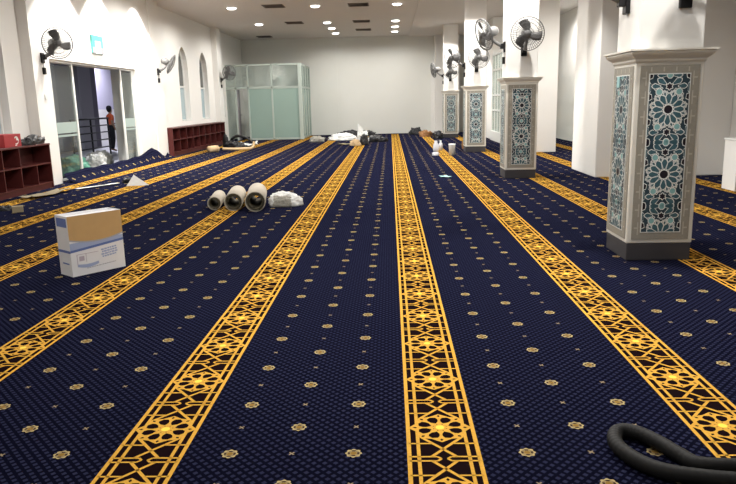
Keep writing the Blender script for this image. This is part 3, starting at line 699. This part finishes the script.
# far left pile before the booth
b = MB(); b.tube([(-.12,-.10,.10),(.12,.14,.10)], .10, 18); o = tag(place(build('offcut_roll', b, M['cream']), (-5.42, 20.6, 0), .2), 'cream rolled offcut at the end of the long red shelf', 'roll')
b = MB(); pts = smooth([(-.5,-.10,.03),(-.2,-.22,.03),(.15,-.2,.03),(.40,-.02,.05),(.45,.05,.22)], 6); b.tube([p+Vector((.22,0,.02)) for p in pts], .04, 8); tag(place(build('offcut_strip', b, M['cream']), (-4.90, 20.95, .03), 0), 'curved cream carpet strip on the floor before the dark bundle', 'scrap')
lump('plastic_bag', 'dark bundle behind the cream strip near the booth', 'bag', (-5.05, 21.9, 0), .38, .33, .26, M['blackbag'], 41)
scrap('cloth_sheet', 'pale folded cloth on top behind the dark bundle near the booth', 'sheet', -4.75, 22.6, .30, .22, 0, M['plasticw'], 42, .14)
b = MB(); b.tube(smooth([(-.55,0,.03),(-.38,0,.30),(0,0,.42),(.45,.0,.36),(.75,0,.22),(.95,.05,.03)], 8), .06, 8); b.v = [(x*.55, y, z*.8) for x, y, z in b.v]; tag(place(build('cable_hose', b, M['black']), (-5.25, 23.3, .02), 0), 'black hose arched over the floor before the glazed booth', 'hose')
lump('work_boot_bag', 'small upright black bag at the end of the long red shelf', 'bag', (-5.75, 23.6, 0), .11, .11, .42, M['blackbag'], 44, 0, .3)
# far centre pile
lump('plastic_sheet', 'white plastic sheet bundled on the floor before the far wall', 'sheet', (-1.80, 25.9, 0), .52, .34, .23, M['plasticw'], 51)
lump('plastic_bag', 'grey bag at the left end of the far centre pile', 'bag', (-2.72, 25.2, 0), .26, .26, .20, M['greysheet'], 52)
lump('cloth_heap', 'dark cloth heap behind the white sheet at the far wall', 'bundle', (-1.45, 28.3, 0), .85, .4, .26, M['blackbag'], 53)
p = MB(); p.add([(-.10,0,.0),(.10,.02,.0),(.13,.10,.42),(-.07,.14,.62),(-.10,.03,.0),(.10,.05,.0),(.13,.13,.42),(-.07,.17,.62)], [(0,1,2,3),(7,6,5,4),(0,4,5,1),(1,5,6,2),(2,6,7,3),(3,7,4,0)]); tag(place(build('board_offcut', p, M['plasticw']), (-1.12, 24.9, .003), 0), 'white offcut standing upright in the far centre pile', 'scrap')
lump('paper_bundle', 'white paper bundle leaning beside the upright offcut in the far pile', 'bundle', (-.95, 23.9, 0), .20, .2, .38, M['plasticw'], 54)
lump('carton_scrap', 'torn orange brown carton at the front of the far centre pile', 'box', (-1.16, 22.4, 0), .17, .16, .20, M['cream'], 55)
lump('plastic_bag', 'black bag right of the torn carton in the far pile', 'bag', (-.88, 22.75, 0), .16, .18, .33, M['blackbag'], 56)
lump('plastic_bag', 'dark bag at the right end of the far centre pile', 'bag', (-.50, 24.3, 0), .36, .24, .24, M['blackbag'], 57)
scrap('carpet_scrap', 'flat beige scrap on the carpet before the white plastic bundle', 'scrap', -1.52, 23.0, .24, .2, 0, M['beige'], 58, .03)
# far right pile by the last pillar
lump('plastic_bag', 'black bag at the left of the pile beside the farthest pillar', 'bag', (1.08, 29.3, 0), .26, .3, .28, M['blackbag'], 61)
lump('carton_scrap', 'brown torn carton in the pile beside the farthest pillar', 'box', (1.40, 27.2, 0), .26, .26, .22, M['brown'], 62)
lump('plastic_bag', 'dark bag at the right of the pile against the farthest pillar', 'bag', (1.78, 25.6, 0), .20, .26, .26, M['blackbag'], 63)
lump('carton_scrap', 'small brown carton between the third and farthest pillars', 'box', (2.28, 19.6, 0), .22, .16, .30, M['brown'], 64)
# cups and bucket
def vessel(name, label, cat, x, y, prof, m, lid=None):
    t = thing(name, label, cat, (x, y, .003)); b = MB(); b.lathe(prof, 20); build('body', b, m, t)
    if lid: b = MB(); b.lathe(lid, 20); build('lid', b, M['signw'], t)
vessel('plastic_bucket', 'white plastic bucket on the carpet left of the third tiled pillar', 'bucket', 1.58, 17.6, [(0,0),(.075,0),(.085,.25),(.088,.27)], M['plasticw'], [(.09,.262),(.092,.285),(.0,.29)])
vessel('drink_bottle', 'slim white bottle standing behind the clear cup', 'bottle', 1.42, 19.4, [(0,0),(.055,0),(.06,.15),(.05,.19),(.025,.22),(.022,.25)], M['translucent'], [(.026,.245),(.026,.275),(0,.277)])
vessel('plastic_cup', 'clear plastic cup on the gold band left of the white bucket', 'cup', 1.22, 18.4, [(0,0),(.07,0),(.08,.12),(.07,.22),(.045,.27),(.04,.33)], M['translucent'])
lump('paper_scrap', 'small pale crumpled scrap at the foot of the clear cup', 'scrap', (1.16, 17.6, 0), .10, .08, .08, M['translucent'], 66)
# low cabinet at the right edge
cb = thing('low_cabinet', 'white low cabinet cut by the right edge of the picture', 'cabinet', (4.95, 9.85, 0))
b = MB(); b.box(0, .8, 0, .4, 0, .72, bev=.01); build('body', b, M['wall'], cb); b = MB(); b.box(-.01, .81, -.012, .41, .72, .75, bev=.006); build('top_board', b, M['frame'], cb)
# sign above the door, switch plates
sg = thing('exit_sign', 'small pale teal and white sign on the bright wall above the sliding door', 'sign', (-6.318, 14.95, 2.74))
b = MB(); b.box(0, .03, -.29, .29, -.19, .19, bev=.006); build('plate', b, M['signteal'], sg)
b = MB(); b.box(.031, .034, -.14, .14, -.19, .07); build('white_panel', b, M['signw'], sg)
b = MB(); b.box(.031, .033, -.28, -.15, -.19, -.06); b.box(.031, .033, .15, .28, -.19, -.06); build('grey_corner', b, M['outcol'], sg)
b = MB(); b.box(0, .012, -.045, .045, -.045, .045, bev=.003); tag(place(build('switch_plate', b, M['frame']), (XL, 12.45, 1.62)), 'small white switch plate on the nearest white pier under the fan', 'switch')
# ------------------------------------------------------------------ person in the lobby
def skin(name, verts, edges, m, parent, sub=2):
    me = bpy.data.meshes.new(name+'_cage'); me.from_pydata([v[:3] for v in verts], edges, []); o = bpy.data.objects.new(name+'_cage', me); C.objects.link(o)
    sk = o.modifiers.new('s', 'SKIN'); sk.use_smooth_shade = True
    for i, v in enumerate(verts):
        d_ = me.skin_vertices[0].data[i]; d_.radius = (v[3], v[4] if len(v) > 4 else v[3]); d_.use_root = (i == 0)
    s = o.modifiers.new('u', 'SUBSURF'); s.levels = s.render_levels = sub
    bpy.context.view_layer.update(); ev = o.evaluated_get(bpy.context.evaluated_depsgraph_get()); nm = bpy.data.meshes.new_from_object(ev)
    nm.name = name; nm.materials.clear(); nm.materials.append(m); bpy.data.objects.remove(o)
    r = bpy.data.objects.new(name, nm); C.objects.link(r); r.parent = parent; return r
pe = thing('person', 'person in an orange shirt and black trousers standing beyond the open sliding door', 'person', (-9.22, 22.3, -.02), PI*.75); pe.scale = (.9, .9, .9)
bd = [(0,0,.86,.12,.10),(0,0,1.05,.115,.09),(0,0,1.26,.14,.10),(0,.0,1.36,.07,.06),(0,-.01,1.40,.050),(0,-.02,1.44,.06,.07),(0,-.02,1.51,.075,.09),(0,-.02,1.58,.05,.06),
 (.16,0,1.30,.05),(.20,.02,1.08,.04),(.17,-.16,1.0,.033),(.14,-.24,1.02,.03),(-.16,0,1.30,.05),(-.21,.03,1.06,.04),(-.20,-.06,.86,.032),(-.20,-.10,.78,.028),
 (.09,0,.80,.085),(.10,-.01,.46,.058),(.10,.02,.10,.04),(.10,-.12,.035,.03),(-.09,0,.80,.085),(-.10,-.02,.46,.058),(-.11,.05,.10,.04),(-.11,-.09,.035,.03)]
be = [(0,1),(1,2),(2,3),(3,4),(4,5),(5,6),(6,7),(2,8),(8,9),(9,10),(10,11),(2,12),(12,13),(13,14),(14,15),(0,16),(16,17),(17,18),(18,19),(0,20),(20,21),(21,22),(22,23)]
skin('body', bd, be, M['skin'], pe)
sh = [(0,0,.74,.15,.125),(0,0,1.05,.135,.11),(0,0,1.26,.155,.115),(0,0,1.40,.075,.07),(.17,0,1.29,.066),(.205,.015,1.13,.056),(-.17,0,1.29,.066),(-.21,.02,1.12,.056)]
skin('shirt', sh, [(0,1),(1,2),(2,3),(2,4),(4,5),(2,6),(6,7)], M['orange'], pe)
tr = [(0,0,1.04,.130,.108),(.09,0,.79,.10),(.10,-.01,.46,.074),(.10,.02,.09,.06),(-.09,0,.79,.10),(-.10,-.02,.46,.074),(-.11,.05,.09,.06)]
skin('trousers', tr, [(0,1),(1,2),(2,3),(0,4),(4,5),(5,6)], M['trouser'], pe)
hb = MB(); hb.lathe([(.02,-.13),(.06,-.11),(.088,-.04),(.095,.02),(.085,.07),(.05,.105),(.0,.115)], 16, 0, Matrix.Translation((0,.012,1.555)))
build('hair', hb, M['hair'], pe)
# ------------------------------------------------------------------ lights
def spot(x, y, z, w, size=150, blend=.6, r=.10, col=(1,.965,.91), rx=0, ry=0):
    l = bpy.data.lights.new('lamp', 'SPOT'); l.energy = w; l.spot_size = math.radians(size); l.spot_blend = blend; l.shadow_soft_size = r; l.color = col
    o = bpy.data.objects.new('lamp', l); C.objects.link(o); o.location = (x, y, z); o.rotation_euler = (rx, ry, 0); return o
HALL = 270
for x in (-4.57, -2.15, .25):
    for y, q in ((.2, .5), (4.2, .72), (8.3, .75), (12.4, .9), (16.5, 1), (20.55, 1), (24.7, .9)):
        if x < -4 and y < 13: q *= .2
        spot(x, y, ZC-.08, HALL*q, 172, .4)
for x in (-2.15, .25):
    for y in (26.6, 28.5): spot(x, y, ZC-.08, HALL*.45, 172, .4)
for y in (13.3, 15.15, 17.35): spot(-5.90, y, ZC-.06, 680, 102, .3, .05)            # wall washers over the door
for y in PY:                                                                       # downlights round the pillars
    spot(2.2, y-1.0, ZC-.10, 430, 100, .4, .06); spot(1.35, y+.05, ZC-.10, 300, 100, .4, .06)
for y in (15.7, 21.6): spot(4.8, y, ZC-.10, 330, 165)
spot(-9.3, 19, 4.3, 420, 150, col=(.8,.85,1)); spot(-12.2, 29.5, 4.3, 1300, 160, col=(.85,.85,1))  # extra lights without fixtures, added to brighten the lobby and its lavender wall
w = bpy.data.worlds.new('World'); bpy.context.scene.world = w; w.use_nodes = True
w.node_tree.nodes['Background'].inputs[0].default_value = (.10, .12, .17, 1); w.node_tree.nodes['Background'].inputs[1].default_value = .5
# ------------------------------------------------------------------ camera
cam = bpy.data.cameras.new('Camera'); co = bpy.data.objects.new('Camera', cam); C.objects.link(co)
f, pi_, ya, ro = 674.5, .2041732, -.0366874, -.0238130
cy, sy = math.cos(ya), math.sin(ya)
fw = Vector((sy*math.cos(pi_), cy*math.cos(pi_), -math.sin(pi_))); rt = Vector((cy, -sy, 0)); up = rt.cross(fw)
r2 = math.cos(ro)*rt+math.sin(ro)*up; u2 = -math.sin(ro)*rt+math.cos(ro)*up
mt = Matrix((r2, u2, -fw)).transposed().to_4x4(); mt.translation = (0, 0, 1.3858); co.matrix_world = mt
cam.sensor_width = 36; cam.lens = 36*f/736; cam.clip_end = 200; cam.clip_start = .02
sc = bpy.context.scene; sc.camera = co
sc.view_settings.view_transform = 'Standard'; sc.view_settings.look = 'None'; sc.view_settings.exposure = 0; sc.view_settings.gamma = 1
